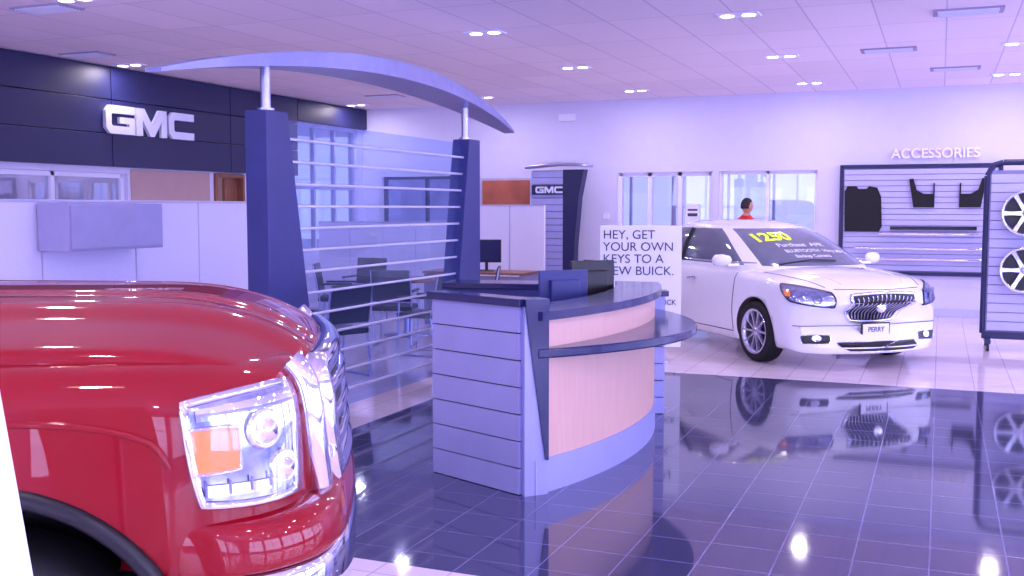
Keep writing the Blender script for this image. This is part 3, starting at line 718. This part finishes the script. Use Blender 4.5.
# ---------------------------------------------------------------- person
def person(loc,rz):
    g=group('standing_person',loc,rz)
    J=[];E=[];R=[]
    def j(p,r,par=None):
        J.append(p);R.append(r); i=len(J)-1
        if par is not None:E.append((par,i))
        return i
    pel=j((0,0,.95),.145); ab=j((0,0,1.1),.135,pel); ch=j((0,.0,1.3),.155,ab); sh=j((0,.01,1.44),.11,ch); nk=j((0,0,1.53),.055,sh); j((0,-.01,1.60),.055,nk)
    for s in (-1,1):
        hp=j((s*.1,0,.88),.1,pel); kn=j((s*.11,-.02,.49),.062,hp); an=j((s*.12,.02,.1),.042,kn); he=j((s*.12,.0,.045),.045,an); j((s*.13,-.17,.035),.035,he)
        so=j((s*.19,.01,1.42),.065,sh); el=j((s*.25,.03,1.13),.044,so); wr=j((s*.24,-.1,.89),.028,el); pa=j((s*.235,-.13,.82),.032,wr)
        for k in range(4):
            a=j((s*(.225+.012*k),-.115-.018*k,.775),.010,pa); b=j((s*.225,-.125-.02*k,.735-.004*(k%3)),.009,a); j((s*.215,-.125-.018*k,.705),.008,b)
        a=j((s*.215,-.165,.82),.011,pa); j((s*.205,-.185,.785),.009,a)
    me=bpy.data.meshes.new('body'); me.from_pydata(J,E,[]); o=link(bpy.data.objects.new('body',me))
    o.modifiers.new('s','SKIN')
    for i,sv in enumerate(me.skin_vertices[0].data): sv.radius=(R[i]*(1.0),R[i]*(.72 if i<4 else 1)); sv.use_root=(i==0)
    sb=o.modifiers.new('d','SUBSURF'); sb.levels=2; sb.render_levels=2
    m2=evalmesh(o); bpy.data.objects.remove(o,do_unlink=True)
    for k in ('redshirt','jeans','skin','black'): m2.materials.append(M[k])
    for p in m2.polygons:
        c=p.center; p.use_smooth=True
        p.material_index = 3 if c.z<.09 else 2 if (c.z>1.52 or (abs(c.x)>.185 and c.z<1.16)) else 1 if c.z<.95 else 0
    link(bpy.data.objects.new('body',m2),g)
    bm=bmesh.new(); bmesh.ops.create_uvsphere(bm,u_segments=28,v_segments=20,radius=1)
    for v in bm.verts:
        x,y,z=v.co; tz=1 if z>0 else 1-.28*z*z
        v.co=Vector((x*.075*tz,y*.095*(tz if y>0 else 1-.1*z*z*(z<0)),z*.12))
        if y<-.8 and abs(x)<.25 and -.45<z<.15: v.co.y-=.018*(1-abs(x)/.25)
        v.co+=Vector((0,-.01,1.655))
    me=bpy.data.meshes.new('head'); bm.to_mesh(me); bm.free(); me.materials.append(M['skin'])
    for p in me.polygons:p.use_smooth=True
    link(bpy.data.objects.new('head',me),g)
    bm=bmesh.new(); bmesh.ops.create_uvsphere(bm,u_segments=28,v_segments=20,radius=1)
    bmesh.ops.delete(bm,geom=[v for v in bm.verts if v.co.z<-.35 or (v.co.y<-.2 and v.co.z<.45)],context='VERTS')
    for v in bm.verts: v.co=Vector((v.co.x*.083,v.co.y*.103,v.co.z*.13))+Vector((0,-.005,1.66))
    me=bpy.data.meshes.new('hair'); bm.to_mesh(me); bm.free(); me.materials.append(M['hair'])
    for p in me.polygons:p.use_smooth=True
    link(bpy.data.objects.new('hair',me),g)
    mb=MB()
    for s in (-1,1):
        mb.lathe([(0,-.004),(.008,-.002),(.011,.003)],(s*.03,-.1,1.665),'y',0,12); mb.box((s*.077,0,1.65),(.012,.035,.055),1,.004)
    mb.box((0,-.101,1.60),(.045,.008,.01),2,.003); mb.build('face',['hair','skin','redshirt'],g)
person((-2.75,16.1,0),2.4)

# ---------------------------------------------------------------- lighting
w=bpy.data.worlds.new('World'); S.world=w; w.use_nodes=True; nt=w.node_tree; bg_=nt.nodes['Background']
tc=nt.nodes.new('ShaderNodeTexCoord'); sp=nt.nodes.new('ShaderNodeSeparateXYZ'); rp=nt.nodes.new('ShaderNodeValToRGB')
nt.links.new(tc.outputs['Generated'],sp.inputs[0]); nt.links.new(sp.outputs[2],rp.inputs[0])
rp.color_ramp.elements[0].color=(.76,.76,1,1); rp.color_ramp.elements[1].color=(.35,.5,1,1)
nt.links.new(rp.outputs[0],bg_.inputs['Color']); bg_.inputs['Strength'].default_value=1.6
def area(name,loc,rot,sx,sy,e,c):
    L=bpy.data.lights.new(name,'AREA'); L.shape='RECTANGLE'; L.size=sx; L.size_y=sy; L.energy=e; L.color=c
    o=bpy.data.objects.new(name,L); o.location=loc; o.rotation_euler=rot; link(o)
T=math.radians(110)
area('daylight_east',(XR+.8,6.5,1.6),(0,T,0),2.9,19.5,1800,(.70,.68,1))
area('daylight_south',(-1.4,YS-.8,1.6),(T,0,0),16,2.9,1250,(.70,.68,1))
# ---------------------------------------------------------------- camera
cd=bpy.data.cameras.new('camera'); cd.lens=36.46; cd.sensor_width=36; cd.clip_start=.05
co=bpy.data.objects.new('camera',cd); co.location=(0,0,1.63); co.rotation_euler=(math.radians(85.59),0,math.radians(22.4)); link(co); S.camera=co
